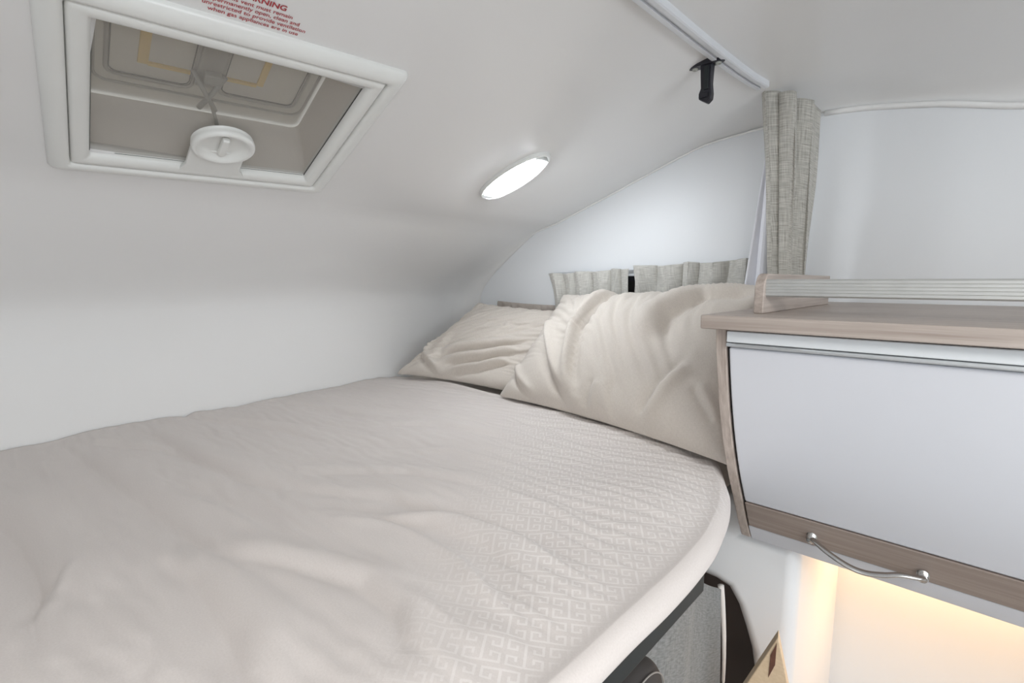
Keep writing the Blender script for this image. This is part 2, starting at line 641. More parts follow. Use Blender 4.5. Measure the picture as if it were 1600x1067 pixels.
ys = np.unique(np.concatenate([np.linspace(-0.70, 0.1, 9), np.linspace(0.14, 0.57, 9), np.linspace(0.6, 1.25, 12),
                               1.25 + 0.35 * np.sin(np.linspace(0, math.pi / 2, 15))]).round(4))
G = np.zeros((len(P_), len(ys), 3))
for j, y in enumerate(ys):
    x = P_[:, 0].copy()
    wgt = np.clip((-1.25 - x) / 0.35, 0, 1)
    x = x - 0.14 * (y - 0.5) * wgt
    cr_ = 0.13
    if y > WY - cr_:
        x = x + np.clip((-1.30 - P_[:, 0]) / 0.3, 0, 1) * (cr_ - math.sqrt(max(0, cr_ ** 2 - (y - WY + cr_) ** 2)))
    z = P_[:, 1].copy()
    zw = np.minimum(zw_f(P_[:, 0]), z)
    zw = np.where(z < -0.02, z, zw)
    t = np.clip((y - 1.25) / 0.35, 0, 1)
    g = 1 - math.sqrt(max(0, 1 - t * t))
    z = z * (1 - g) + zw * g
    G[:, j] = np.stack([x, np.full(len(x), y), z], 1)
v, f = gridvf(G)
cx = v[f].mean(1)
hole = (cx[:, 0] > -1.235) & (cx[:, 0] < -0.865) & (cx[:, 1] > 0.14) & (cx[:, 1] < 0.57)
ceil = mesh_obj('ceiling', v, f[~hole], M['shell'], smooth=True)
solid(ceil, 0.02, 1.0)
struct(ceil)
# make the thickness go outward
bm = bmesh.new(); bm.from_mesh(ceil.data)
bmesh.ops.recalc_face_normals(bm, faces=bm.faces)
c0 = min(bm.faces, key=lambda q: (q.calc_center_median() - Vector((0, 0, 99))).length)
if c0.normal.z < 0:
    bmesh.ops.reverse_faces(bm, faces=bm.faces)
bm.to_mesh(ceil.data); bm.free()

# side wall with the bunk window opening left as a recessed dark pane
struct(boxr('wall_side', (-2.0, 2.4), (WY, WY + 0.04), (-Z0, 0.62), M['wall']))
struct(boxr('wall_near_side', (-2.0, 2.4), (-0.74, -0.70), (-Z0, 0.62), M['wall']))
struct(boxr('wall_rear', (2.4, 2.44), (-0.74, WY + 0.04), (-Z0, 0.62), M['wall']))
struct(boxr('floor', (-2.0, 2.44), (-0.74, WY + 0.04), (-Z0 - 0.03, -Z0), M['floor']))

# seam bead where the roof meets the side wall
seam = []
for (x, z) in P_:
    if x < -1.5:
        continue
    y = WY
    xx = x - 0.14 * (y - 0.5) * min(1, max(0, (-1.25 - x) / 0.35))
    seam.append((xx, WY - 0.004, min(float(zw_f(x)), z) - 0.003))
sL = [p for p in seam if p[0] < -0.36]
sR = [p for p in seam if p[0] > -0.36]
struct(tube('trim_1', sL, 0.0032, M['bead'], k=6))
struct(tube('trim_2', sR, 0.0075, M['bead'], k=6))


# ------------------------------------------------------------------ roof vent
HC = np.array([-1.04, 0.355, 0.3026])
HU = np.array([0.947, 0, 0.322]); HU /= np.linalg.norm(HU)
HV = np.array([0.0, 1, 0])
HN = np.cross(HV, HU)          # points down into the cabin
a_ = R(-4.6)
HC = HC + HU * (-0.005) + HV * (-0.011)
Uu = HU * math.cos(a_) + HV * math.sin(a_)
Vv = HV * math.cos(a_) - HU * math.sin(a_)
H = lambda u, v_, n_: HC + Uu * u + Vv * v_ + HN * n_


def ring(name, steps, mat, parent):
    """picture-frame moulding: steps = (half_u, half_v, height below the roof, corner radius)"""
    V, Fc = [], []
    k = 6
    for hu, hv, nn, rr in steps:
        for (su, sv, a0) in ((1, 1, 0), (-1, 1, 90), (-1, -1, 180), (1, -1, 270)):
            for q in range(k):
                an = R(a0 + 90 * q / (k - 1))
                V.append(H(su * (hu - rr) + rr * math.cos(an), sv * (hv - rr) + rr * math.sin(an), nn))
    m_ = 4 * k
    for i in range(len(steps) - 1):
        for j in range(m_):
            Fc.append((i * m_ + j, i * m_ + (j + 1) % m_, (i + 1) * m_ + (j + 1) % m_, (i + 1) * m_ + j))
    o = mesh_obj(name, V, Fc, mat, parent, smooth=True)
    return o


vent = thing('roof_vent', 'large white framed rooflight with fly screen in the sloping ceiling above the bed', 'roof vent', HC)
hu, hv = 0.238, 0.256
ring('outer_frame', [(hu, hv, -0.002, 0.012), (hu, hv, 0.003, 0.012), (hu - 0.003, hv - 0.003, 0.008, 0.011), (hu - 0.012, hv - 0.012, 0.014, 0.01),
                     (hu - 0.024, hv - 0.024, 0.016, 0.008), (hu - 0.029, hv - 0.029, 0.014, 0.008), (hu - 0.031, hv - 0.031, 0.008, 0.006),
                     (hu - 0.031, hv - 0.031, -0.004, 0.006)], M['frame'], vent)
ring('inner_frame', [(hu - 0.031, hv - 0.031, -0.004, 0.006), (hu - 0.033, hv - 0.033, 0.009, 0.005), (hu - 0.038, hv - 0.038, 0.013, 0.005),
                     (hu - 0.052, hv - 0.052, 0.011, 0.004), (hu - 0.058, hv - 0.058, 0.007, 0.003), (hu - 0.060, hv - 0.060, -0.004, 0.003),
                     (hu - 0.060, hv - 0.060, -0.012, 0.003)], M['frame'], vent)
iu, iv = 0.179, 0.196
tube('gasket', [H(iu, -iv, -0.004), H(-iu, -iv, -0.004), H(-iu, iv, -0.004), H(iu, iv, -0.004)], 0.0016, M['gasket'], vent, k=6, closed=True)
o = mesh_obj('fly_screen', [H(-iu, -iv, -0.006), H(iu, -iv, -0.006), H(iu, iv, -0.006), H(-iu, iv, -0.006)], [(0, 1, 2, 3)], M['screen'], vent)
# well between roof skins and dome lid
ring('well', [(iu + 0.012, iv + 0.012, -0.012, 0.01), (iu + 0.012, iv + 0.012, -0.135, 0.02)], M['well'], vent)
lid = mesh_obj('dome_lid', [H(-0.21, -0.22, -0.14), H(0.21, -0.22, -0.14), H(0.21, 0.22, -0.14), H(-0.21, 0.22, -0.14),
                            H(-0.21, -0.22, -0.146), H(0.21, -0.22, -0.146), H(0.21, 0.22, -0.146), H(-0.21, 0.22, -0.146)],
               [(0, 1, 2, 3), (7, 6, 5, 4), (0, 4, 5, 1), (1, 5, 6, 2), (2, 6, 7, 3), (3, 7, 4, 0)], M['lid'], vent)


def rrect(u0, u1, v0, v1, r, nn, k=5):
    out = []
    for cu, cv, a0 in ((u1 - r, v1 - r, 0), (u0 + r, v1 - r, 90), (u0 + r, v0 + r, 180), (u1 - r, v0 + r, 270)):
        for q in range(k):
            an = R(a0 + 90 * q / (k - 1))
            out.append(H(cu + r * math.cos(an), cv + r * math.sin(an), nn))
    return out


for (v0, v1) in ((-0.160, -0.024), (0.024, 0.176)):
    rb = tube('panel_rib', rrect(-0.118, 0.16, v0, v1, 0.018, -0.134), 0.0035, M['lidrib'], vent, k=6, closed=True)
    gq = rrect(-0.118 + 0.005, 0.16 - 0.005, v0 + 0.005, v1 - 0.005, 0.014, -0.136)
    tube('groove', gq, 0.0012, M['gasket'], rb, k=5, closed=True)
tube('edge_rib', rrect(-0.142, 0.185, -0.178, 0.196, 0.025, -0.134), 0.003, M['lidrib'], vent, k=6, closed=True)
hb = lambda u0, u1, v0, v1, n0, n1: boxvf(H((u0 + u1) / 2, (v0 + v1) / 2, (n0 + n1) / 2), (abs(u1 - u0), abs(v1 - v0), abs(n1 - n0)), [Uu, Vv, HN])
v, f = hb(-0.10, 0.17, -0.022, 0.022, -0.14, -0.128)
bevel(mesh_obj('centre_rib', v, f, M['lidrib'], vent), 0.004)
for q in [(-0.075, 0.03, -0.114, -0.098), (-0.068, 0.03, 0.088, 0.100)]:  # yellow strips on the underside of the dome lid
    v, f = hb(q[0], q[1], q[2], q[3], -0.139, -0.135)
    mesh_obj('yellow_strip', v, f, M['yellow'], vent)
for q in [(-0.078, -0.070, -0.098, -0.030), (-0.074, -0.066, 0.024, 0.088)]:
    v, f = hb(q[0], q[1], q[2], q[3], -0.139, -0.135)
    mesh_obj('yellow_strip', v, f, M['yellow'], vent)
# scissor stay of the lid
for (p, q, r_) in (((-0.05, -0.03), (-0.135, 0.018), 0.005), ((-0.05, 0.025), (-0.135, -0.012), 0.005), ((-0.13, 0.012), (-0.185, 0.03), 0.004)):
    tube('stay_arm', [H(p[0], p[1], -0.125), H((p[0] + q[0]) / 2, (p[1] + q[1]) / 2, -0.112), H(q[0], q[1], -0.105)], r_, M['mech'], vent, k=8)
v, f = hb(-0.072, -0.045, -0.012, 0.020, -0.135, -0.115)
bevel(mesh_obj('stay_bracket', v, f, M['mech'], vent), 0.003)
# blind handle: a tab growing from the lower frame bar with a round dished grip
tabp = [(-0.19, -0.058), (-0.19, 0.066), (-0.165, 0.052), (-0.10, 0.050), (-0.10, -0.048), (-0.16, -0.048)]
tb = prism('handle_tab', tabp, 0.004, 0.012, lambda p, q, d: H(p, q, d), M['frame'], vent, bev=0.002)


def lathe(name, prof_, c, ax, e1, e2, mat, parent, k=40):
    V, Fc = [], []
    for r_, h in prof_:
        for j in range(k):
            an = 2 * math.pi * j / k
            V.append(c + ax * h + r_ * (math.cos(an) * e1 + math.sin(an) * e2))
    for i in range(len(prof_) - 1):
        for j in range(k):
            Fc.append((i * k + j, i * k + (j + 1) % k, (i + 1) * k + (j + 1) % k, (i + 1) * k + j))
    Fc.append(tuple(range(k)))
    Fc.append(tuple(range((len(prof_) - 1) * k, len(prof_) * k)))
    return mesh_obj(name, V, Fc, mat, parent, smooth=True)


kc = H(-0.072, 0.004, 0.0)
kn = lathe('round_grip', [(0.054, 0.004), (0.056, 0.014), (0.055, 0.020), (0.052, 0.023), (0.046, 0.0225), (0.043, 0.019), (0.038, 0.013), (0.030, 0.010), (0.010, 0.009), (0.001, 0.009)],
           kc, HN, Uu, Vv, M['frame'], vent)
box('finger_bar', H(-0.072, 0.004, 0.016), (0.056, 0.014, 0.012), M['frame'], kn, bev=0.004, B=[Uu, Vv, HN])

# warning print next to the vent
lab = thing('warning_sticker', 'red printed warning text on the ceiling along the roof vent frame', 'sticker', H(0.255, -0.03, 0))
lines = [('WARNING', 0.0135), ('This vent must remain', 0.0098), ('permanently open, clean and', 0.0098),
         ('unrestricted to provide ventilation', 0.0098), ('when gas appliances are in use', 0.0098)]
uu_ = [0.2850, 0.2740, 0.2645, 0.2550, 0.2455]
for (txt, size), u_ in zip(lines, uu_):
    cu = bpy.data.curves.new('text', 'FONT')
    cu.body = txt
    cu.size = size
    cu.align_x = 'CENTER'
    cu.extrude = 0.0
    cu.offset = 0.00028 if txt == 'WARNING' else 0.00010
    to = bpy.data.objects.new('text', cu)
    COL.objects.link(to)
    dg = bpy.context.evaluated_depsgraph_get()
    me = bpy.data.meshes.new_from_object(to.evaluated_get(dg))
    bpy.data.objects.remove(to)
    vv = []
    for q in me.vertices:
        p = H(u_ + q.co.y, -0.011 + q.co.x * 1.02, 0.0)
        p = p.copy()
        p[2] = float(zr(p[0])) - 0.0012
        vv.append(p)
    fs = [tuple(q.vertices) for q in me.polygons]
    mesh_obj('text_line', vv, fs, M['red'], lab)

# ------------------------------------------------------------------ ceiling LED lamp
LC = np.array([-1.022, 1.098, 0.0]); LC[2] = float(zr(LC[0])) 
LU = HU; LV = HV; LN = HN
lamp = thing('ceiling_lamp', 'lit oval white lamp on the sloping ceiling above the pillows', 'lamp', LC)
lp = lambda u, v_, n_: LC + LU * u + LV * v_ + LN * n_
LHU, LHV = 0.136, 0.060


def oval(hu_, hv_, n_, k=40):
    out = []
    for j in range(k):
        an = 2 * math.pi * j / k
        c_, s_ = math.cos(an), math.sin(an)
        out.append(lp(hu_ * math.copysign(abs(c_) ** 1.0, c_), hv_ * math.copysign(abs(s_) ** 1.0, s_), n_))
    return out


def loft(name, rings, mat, parent, cap0=False, cap1=False):
    k = len(rings[0])
    V = [p for r_ in rings for p in r_]
    Fc = [(i * k + j, i * k + (j + 1) % k, (i + 1) * k + (j + 1) % k, (i + 1) * k + j) for i in range(len(rings) - 1) for j in range(k)]
    if cap0:
        Fc.append(tuple(range(k)))
    if cap1:
        Fc.append(tuple(range((len(rings) - 1) * k, len(rings) * k)))
    return mesh_obj(name, V, Fc, mat, parent, smooth=True)


loft('housing_rim', [oval(LHU, LHV, -0.001), oval(LHU, LHV, 0.006), oval(LHU - .002, LHV - .002, 0.010), oval(LHU - .006, LHV - .006, 0.011),
                     oval(LHU - .009, LHV - .009, 0.009), oval(LHU - .009, LHV - .009, 0.001)], M['frame'], lamp)
loft('reflector', [oval(LHU - .010, LHV - .010, 0.0005), oval(LHU * .5, LHV * .4, 0.0005)], M['frame'], lamp, cap1=True)
for s in (-1, 1):
    tube('led_tube', [lp(-0.098, s * 0.018, 0.007), lp(0.098, s * 0.018, 0.007)], 0.0115, M['led'], lamp, k=10)
for s in (-1, 1):
    box('tube_socket', lp(s * 0.108, 0, 0.006), (0.016, 0.048, 0.014), M['mech'], lamp, bev=0.002, B=[LU, LV, LN])
for u_ in (-0.055, 0.0, 0.05):
    box('tube_clip', lp(u_, 0.010, 0.0175), (0.005, 0.007, 0.003), M['mech'], lamp, bev=0.0008, B=[LU, LV, LN])

loft('lens', [oval(LHU - .010, LHV - .010, 0.010), oval(LHU - .014, LHV - .014, 0.018), oval(LHU - .03, LHV - .022, 0.024), oval(LHU * .4, LHV * .3, 0.026)], M['lens'], lamp, cap1=True)

# ------------------------------------------------------------------ curtain track, catch and curtains
tp = []
for y, x in ((-0.55, -0.475), (0.3, -0.465), (0.87, -0.458), (1.15, -0.452), (1.30, -0.445), (1.38, -0.435)):
    t = max(0, (y - 1.25) / 0.35)
    zz = float(zr(x)); g = 1 - math.sqrt(max(0, 1 - t * t))
    tp.append((x, y, zz * (1 - g) + float(zw_f(x)) * g - 0.007))
tpath = smooth_path(tp, 40)
V, Fc = [], []
sec = [(-0.016, 0.010), (-0.016, -0.004), (-0.013, -0.006), (-0.004, -0.006), (-0.004, -0.001), (0.004, -0.001), (0.004, -0.006), (0.013, -0.006), (0.016, -0.004), (0.016, 0.010)]
for p in tpath:
    for sx_, sz_ in sec:
        V.append((p[0] + sx_, p[1], p[2] + sz_))
k = len(sec)
for i in range(len(tpath) - 1):
    for j in range(k):
        Fc.append((i * k + j, i * k + (j + 1) % k, (i + 1) * k + (j + 1) % k, (i + 1) * k + j))
Fc += [tuple(range(k)), tuple(range((len(tpath) - 1) * k, len(tpath) * k))]
tag(mesh_obj('curtain_track', V, Fc, M['track']), 'white metal curtain track running across the ceiling to the gathered curtain', 'curtain track')

# black bunk catch hanging below the roof beside the track
cb = np.array([-0.482, 1.15, 0.0]); cb[2] = float(zr(cb[0]))
catch = thing('bunk_catch', 'small black plastic catch screwed to the ceiling beside the curtain track', 'catch', cb)
cs = lambda a, b_, c: (cb[0] + a, cb[1] + b_, cb[2] + c)
plate = []
for an in range(24):
    t = 2 * math.pi * an / 24
    plate.append((0.040 * math.copysign(abs(math.cos(t)) ** 0.7, math.cos(t)) * 1.0, 0.0135 * math.copysign(abs(math.sin(t)) ** 1.2, math.sin(t))))
prism('mount_plate', plate, -0.010, 0.001, lambda p, q, d: cs(p + 0.0, q, d), M['black'], catch, bev=0.0015)
for s in (-1, 1):
    lathe('screw_boss', [(0.0065, 0.0), (0.0065, 0.004), (0.003, 0.004), (0.002, 0.001)], np.array(cs(s * 0.026, 0, -0.009)), np.array([0, 0, -1.0]),
          np.array([1.0, 0, 0]), np.array([0, 1.0, 0]), M['mech'], catch, k=16)
arm = [(-0.014, 0.0), (0.014, 0.0), (0.0125, -0.028), (0.012, -0.045), (0.0145, -0.066), (0.0135, -0.078), (0.004, -0.086), (-0.015, -0.074), (-0.015, -0.062), (-0.011, -0.052), (-0.0125, -0.028)]
prism('latch_arm', arm, -0.008, 0.008, lambda p, q, d: cs(p + 0.002, d, q - 0.006), M['black'], catch, bev=0.0025)
box('latch_tip', cs(-0.001, -0.0095, -0.074), (0.020, 0.004, 0.010), M['black'], catch, bev=0.001)
box('arm_rib', cs(0.004, -0.0092, -0.038), (0.011, 0.004, 0.05), M['teal'], catch, bev=0.0015)


def drape(name, top, bot, nfold, amp_t, amp_b, mat, parent=None, nz=60, nx=160, seed=1, gather=None, zvar=0.004, phase=0.0, thick=0.0015, cpleat=0.0):
    """hanging cloth between a top path and a bottom path (3-D polylines) with nfold pleats"""
    top = smooth_path(top, nx); bot = smooth_path(bot, nx)
    rs = np.random.RandomState(seed)
    s = np.linspace(0, 1, nx)
    warp = s + 0.035 * np.sin(2 * math.pi * (s * 1.7 + rs.rand())) + 0.02 * np.sin(2 * math.pi * (s * 4.1 + rs.rand()))
    G_ = np.zeros((nx, nz, 3))
    uvs = np.zeros((nx, nz, 2))
    L = np.linalg.norm(np.diff(top, axis=0), axis=1).sum()
    Hh = np.linalg.norm(top.mean(0) - bot.mean(0))
    for j in range(nz):
        t = j / (nz - 1)
        P0 = top * (1 - t) + bot * t
        T = np.gradient(P0, axis=0)
        T[:, 2] = 0
        T /= np.linalg.norm(T, axis=1)[:, None] + 1e-9
        Nn = np.stack([T[:, 1], -T[:, 0], np.zeros(nx)], 1)
        amp = amp_t * (1 - t) + amp_b * t
        ph = 2 * math.pi * nfold * (warp + 0.02 * math.sin(3 * t + seed)) + phase
        wv = np.sin(ph) + 0.28 * np.sin(2 * ph + 1.3 + 2 * t) + 0.35 * vnoise(s * 9 + seed, np.full(nx, t * 3), seed)
        P = P0 + Nn * (amp * wv)[:, None] + T * (0.45 * amp * np.sin(2 * ph))[:, None]
        if j == 0 or t < 0.1:
            P[:, 2] += zvar * np.sin(ph * 0.5 + 1) * (1 - t / 0.1)
        G_[:, j] = P
        uvs[:, j, 0] = s * L * 2.2
        uvs[:, j, 1] = t * Hh
    v_, f_ = gridvf(G_)
    o_ = mesh_obj(name, v_, f_, mat, parent, smooth=True, uvs=uvs.reshape(-1, 2))
    solid(o_, thick)
    return o_


cur = thing('privacy_curtain', 'long gathered grey linen curtain hanging from the ceiling track beside the shelf', 'curtain', (-0.37, 1.44, -0.05))
drape('curtain_cloth', [(-0.452, 1.44, 0.485), (-0.40, 1.43, 0.480), (-0.37, 1.47, 0.462), (-0.338, 1.53, 0.438)],
      [(-0.4034, 1.4508, -0.0469), (-0.3768, 1.4462, -0.0492), (-0.3592, 1.4754, -0.0575), (-0.3407, 1.5246, -0.0685)], 2.6, 0.017, 0.0125, M['linen'], cur, nz=80, nx=220, seed=4, phase=0.6)
drape('lining', [(-0.452, 1.50, 0.36), (-0.447, 1.50, 0.36), (-0.440, 1.50, 0.36)],
      [(-0.499, 1.5141, -0.0442), (-0.4672, 1.5094, -0.0442), (-0.433, 1.5, -0.0442)], 1.6, 0.001, 0.010, M['lining'], cur, nz=50, nx=60, seed=7, zvar=0)

# small curtains over the bunk window
g = 'short grey curtains over the bunk window'
rod = tube('curtain_rod', [(-1.275, 1.583, 0.030), (-0.48, 1.583, 0.056)], 0.004, M['track'])
tag(rod, 'thin rod behind the short window curtains above the pillows', 'curtain rod')
c1 = drape('window_curtain', [(-1.262, 1.565, 0.030), (-1.07, 1.565, 0.038), (-0.893, 1.565, 0.048)],
           [(-1.235, 1.575, -0.13), (-1.07, 1.575, -0.13), (-0.905, 1.575, -0.13)], 5.3, 0.011, 0.014, M['linen2'], nz=40, nx=200, seed=3, zvar=0.003)
tag(c1, 'short pale grey window curtain, the left one above the pillows', 'curtain', g)
c2 = drape('window_curtain', [(-0.882, 1.562, 0.052), (-0.68, 1.562, 0.060), (-0.492, 1.562, 0.066)],
           [(-0.868, 1.575, -0.13), (-0.68, 1.575, -0.13), (-0.50, 1.575, -0.13)], 4.7, 0.013, 0.015, M['linen2'], nz=40, nx=200, seed=11, zvar=0.004)
tag(c2, 'short pale grey window curtain, the right one next to the long curtain', 'curtain', g)
wn = struct(boxr('window_1', (-1.22, -0.52), (WY - 0.006, WY + 0.001), (-0.33, 0.02), M['black'], bev=0.002))
boxr('window_pane', (-1.19, -0.55), (WY - 0.008, WY - 0.006), (-0.30, 0.0), M['dark'], wn)


# ------------------------------------------------------------------ cabinet with shelf and gallery
yprof = pchip([-0.56, -0.535, -0.44, -0.36, -0.28, -0.18, -0.09, 0.0], [1.09, 1.066, 1.006, 0.958, 0.920, 0.886, 0.866, 0.86])
X0, X1 = -0.310, 0.95
cab = thing('overhead_cabinet', 'limed oak overhead cabinet with white curved door and railed shelf top', 'cabinet', (0.3, 1.3, -0.54))


def sheet(name, x0, x1, z0, z1, off, thick, mat, parent, nz=10, bev=0.002):
    zz = np.linspace(z0, z1, nz)
    pts = [(float(yprof(z)) - off, z) for z in zz] + [(float(yprof(z)) - off + thick, z) for z in zz[::-1]]
    return prism(name, pts, x0, x1, lambda p, q, d: (d, p, q), mat, parent, bev=bev)


# end panel: full depth board following the curve
zz = np.linspace(-0.532, -0.080, 14)
pts = [(float(yprof(z)) - 0.004, z) for z in zz] + [(1.30, -0.080), (1.30, -0.45), (1.27, -0.532)]
prism('end_panel', pts, -0.325, -0.307, lambda p, q, d: (d, p, q), M['woodz'], cab, bev=0.002)
boxr('body', (X0 + 0.004, X1), (1.11, 1.595), (-0.525, -0.080), M['door'], cab)
boxr('shelf_top', (-0.338, X1), (0.826, 1.595), (-0.0785, -0.055), M['wood'], cab, bev=0.0025)
boxr('hinge_rail', (-0.303, X1), (0.852, 0.872), (-0.101, -0.082), M['rail_white'], cab, bev=0.002)
tube('rail_bead', [(-0.303, 0.856, -0.1055), (X1, 0.856, -0.1055)], 0.0034, M['rail_white'], cab, k=8)
dr = sheet('door', -0.303, X1, -0.430, -0.1105, 0.004, 0.016, M['door'], cab, nz=14, bev=0.004)
sheet('door_shadow_gap', -0.3065, -0.3035, -0.50, -0.10, -0.002, 0.02, M['dark'], cab)
sheet('wood_band', -0.303, X1, -0.494, -0.432, 0.006, 0.016, M['woodband'], dr, nz=6, bev=0.002)
# S-shaped bar handle
hp = smooth_path([(-0.190, 1.012, -0.468), (-0.176, 0.996, -0.470), (-0.155, 0.984, -0.476), (-0.125, 0.980, -0.486),
                  (-0.100, 0.982, -0.489), (-0.075, 0.984, -0.483), (-0.055, 0.986, -0.475), (-0.035, 0.992, -0.474), (-0.026, 1.002, -0.475)], 50)
tt = np.linspace(0, 1, 50)
rad = 0.0050 + 0.0020 * np.sin(math.pi * tt)
hd = tube('handle', hp, rad, M['chrome'], dr, k=12, flat=0.6)
dr2 = lathe('handle_foot', [(0.0085, 0.0), (0.0085, 0.010), (0.006, 0.014), (0.001, 0.0145)], np.array([-0.028, 1.018, -0.476]), np.array([0, -0.88, -0.47]),
            np.array([1.0, 0, 0]), np.array([0, -0.47, 0.88]), M['chrome'], dr, k=16)
lathe('handle_foot', [(0.0085, 0.0), (0.0085, 0.010), (0.006, 0.014), (0.001, 0.0145)], np.array([-0.188, 1.016, -0.468]), np.array([0, -0.88, -0.47]),
      np.array([1.0, 0, 0]), np.array([0, -0.47, 0.88]), M['chrome'], dr, k=16)
sheet('bottom_rail', -0.306, X1, -0.535, -0.4965, 0.002, 0.016, M['door'], cab, nz=4)
# gallery: end board and ribbed rail
eb = []
for q in range(7):
    an = R(180 - 90 * q / 6)
    eb.append((0.946 + 0.026 * math.cos(an), -0.012 + 0.026 * math.sin(an)))
eb = [(0.920, -0.055)] + eb + [(1.43, 0.014), (1.43, -0.055)]
prism('gallery_end', eb, -0.284, -0.268, lambda p, q, d: (d, p, q), M['woody'], cab, bev=0.002)
sec = [(0.930, -0.024), (0.930, -0.0215), (0.929, -0.020), (0.930, -0.0185)]
outl = []
for i in range(5):
    z_ = -0.024 + i * 0.0052
    outl += [(0.9287, z_), (0.9282, z_ + 0.0006), (0.9282, z_ + 0.0044), (0.9287, z_ + 0.005)]
outl += [(0.931, 0.004), (0.944, 0.004), (0.946, 0.002), (0.946, -0.024), (0.944, -0.026), (0.931, -0.026)]
bevel(prism('gallery_rail', outl, -0.268, X1, lambda p, q, d: (d, p, q), M['alu'], cab), 0.0004, 1)
boxr('pine_dowel', (-0.275, -0.262), (1.405, 1.431), (-0.010, 0.006), M['pine'], cab, bev=0.003)

# warm strip lamp body under the cabinet
strip = boxr('strip_lamp', (-0.28, 0.32), (1.49, 1.51), (-0.543, -0.537), M['ledwarm'])
tag(strip, 'warm light strip fixed under the overhead cabinet beside the wall', 'lamp')
boxr('cabinet_floor', (X0 + 0.004, X1), (1.07, 1.595), (-0.537, -0.527), M['door'], cab)

# ------------------------------------------------------------------ pillar and lower wall
pl = [(-0.46, -0.475), (-0.33, -0.475), (-0.33, -0.545), (-0.222, -0.545), (-0.222, -1.55), (-0.286, -1.55), (-0.292, -1.0), (-0.297, -0.875),
      (-0.308, -0.815), (-0.323, -0.771), (-0.341, -0.725), (-0.362, -0.694), (-0.39, -0.686), (-0.46, -0.684)]
pil = prism('wall_pillar', pl, 1.10, WY, lambda p, q, d: (p, d, q), M['wall'], bev=0.0)
bevel(pil, 0.028, 5, 40)
struct(pil)

# ------------------------------------------------------------------ bed
bed = thing('bunk_bed', 'double bunk bed with dark base edge and beige mattress under the duvet', 'bed', (-0.95, 0.5, -0.55))


def bedx(y):
    return float(bx_f(y))


bx_f = pchip([-0.6, 0.6, 0.7, 0.8, 0.9, 0.97, 1.05, 1.10, 1.14], [-0.248, -0.248, -0.252, -0.267, -0.296, -0.331, -0.372, -0.41, -0.47])


def wallx(y):
    return -1.68 - 0.14 * (y - 0.5)


mo = [(wallx(-0.55) + 0.012, -0.55)] + [(bedx(y) - 0.05, y) for y in np.linspace(-0.55, 0.9, 10)] + [(-0.36, 0.98), (-0.36, 1.06), (-0.36, 1.585), (-1.60, 1.585), (wallx(1.5) + 0.10, 1.50), (wallx(1.4) + 0.03, 1.38)]
prism('mattress', mo, -0.448, -0.402, lambda p, q, d: (p, q, d), M['pillow'], bed, bev=0.015)
bo = [(-0.40, -0.56), (bedx(0) - 0.006, -0.56), (bedx(0) - 0.006, 0.68), (-0.40, 0.69)]
prism('base_board', bo, -0.446, -0.404, lambda p, q, d: (p, q, d), M['teal'], bed, bev=0.004)

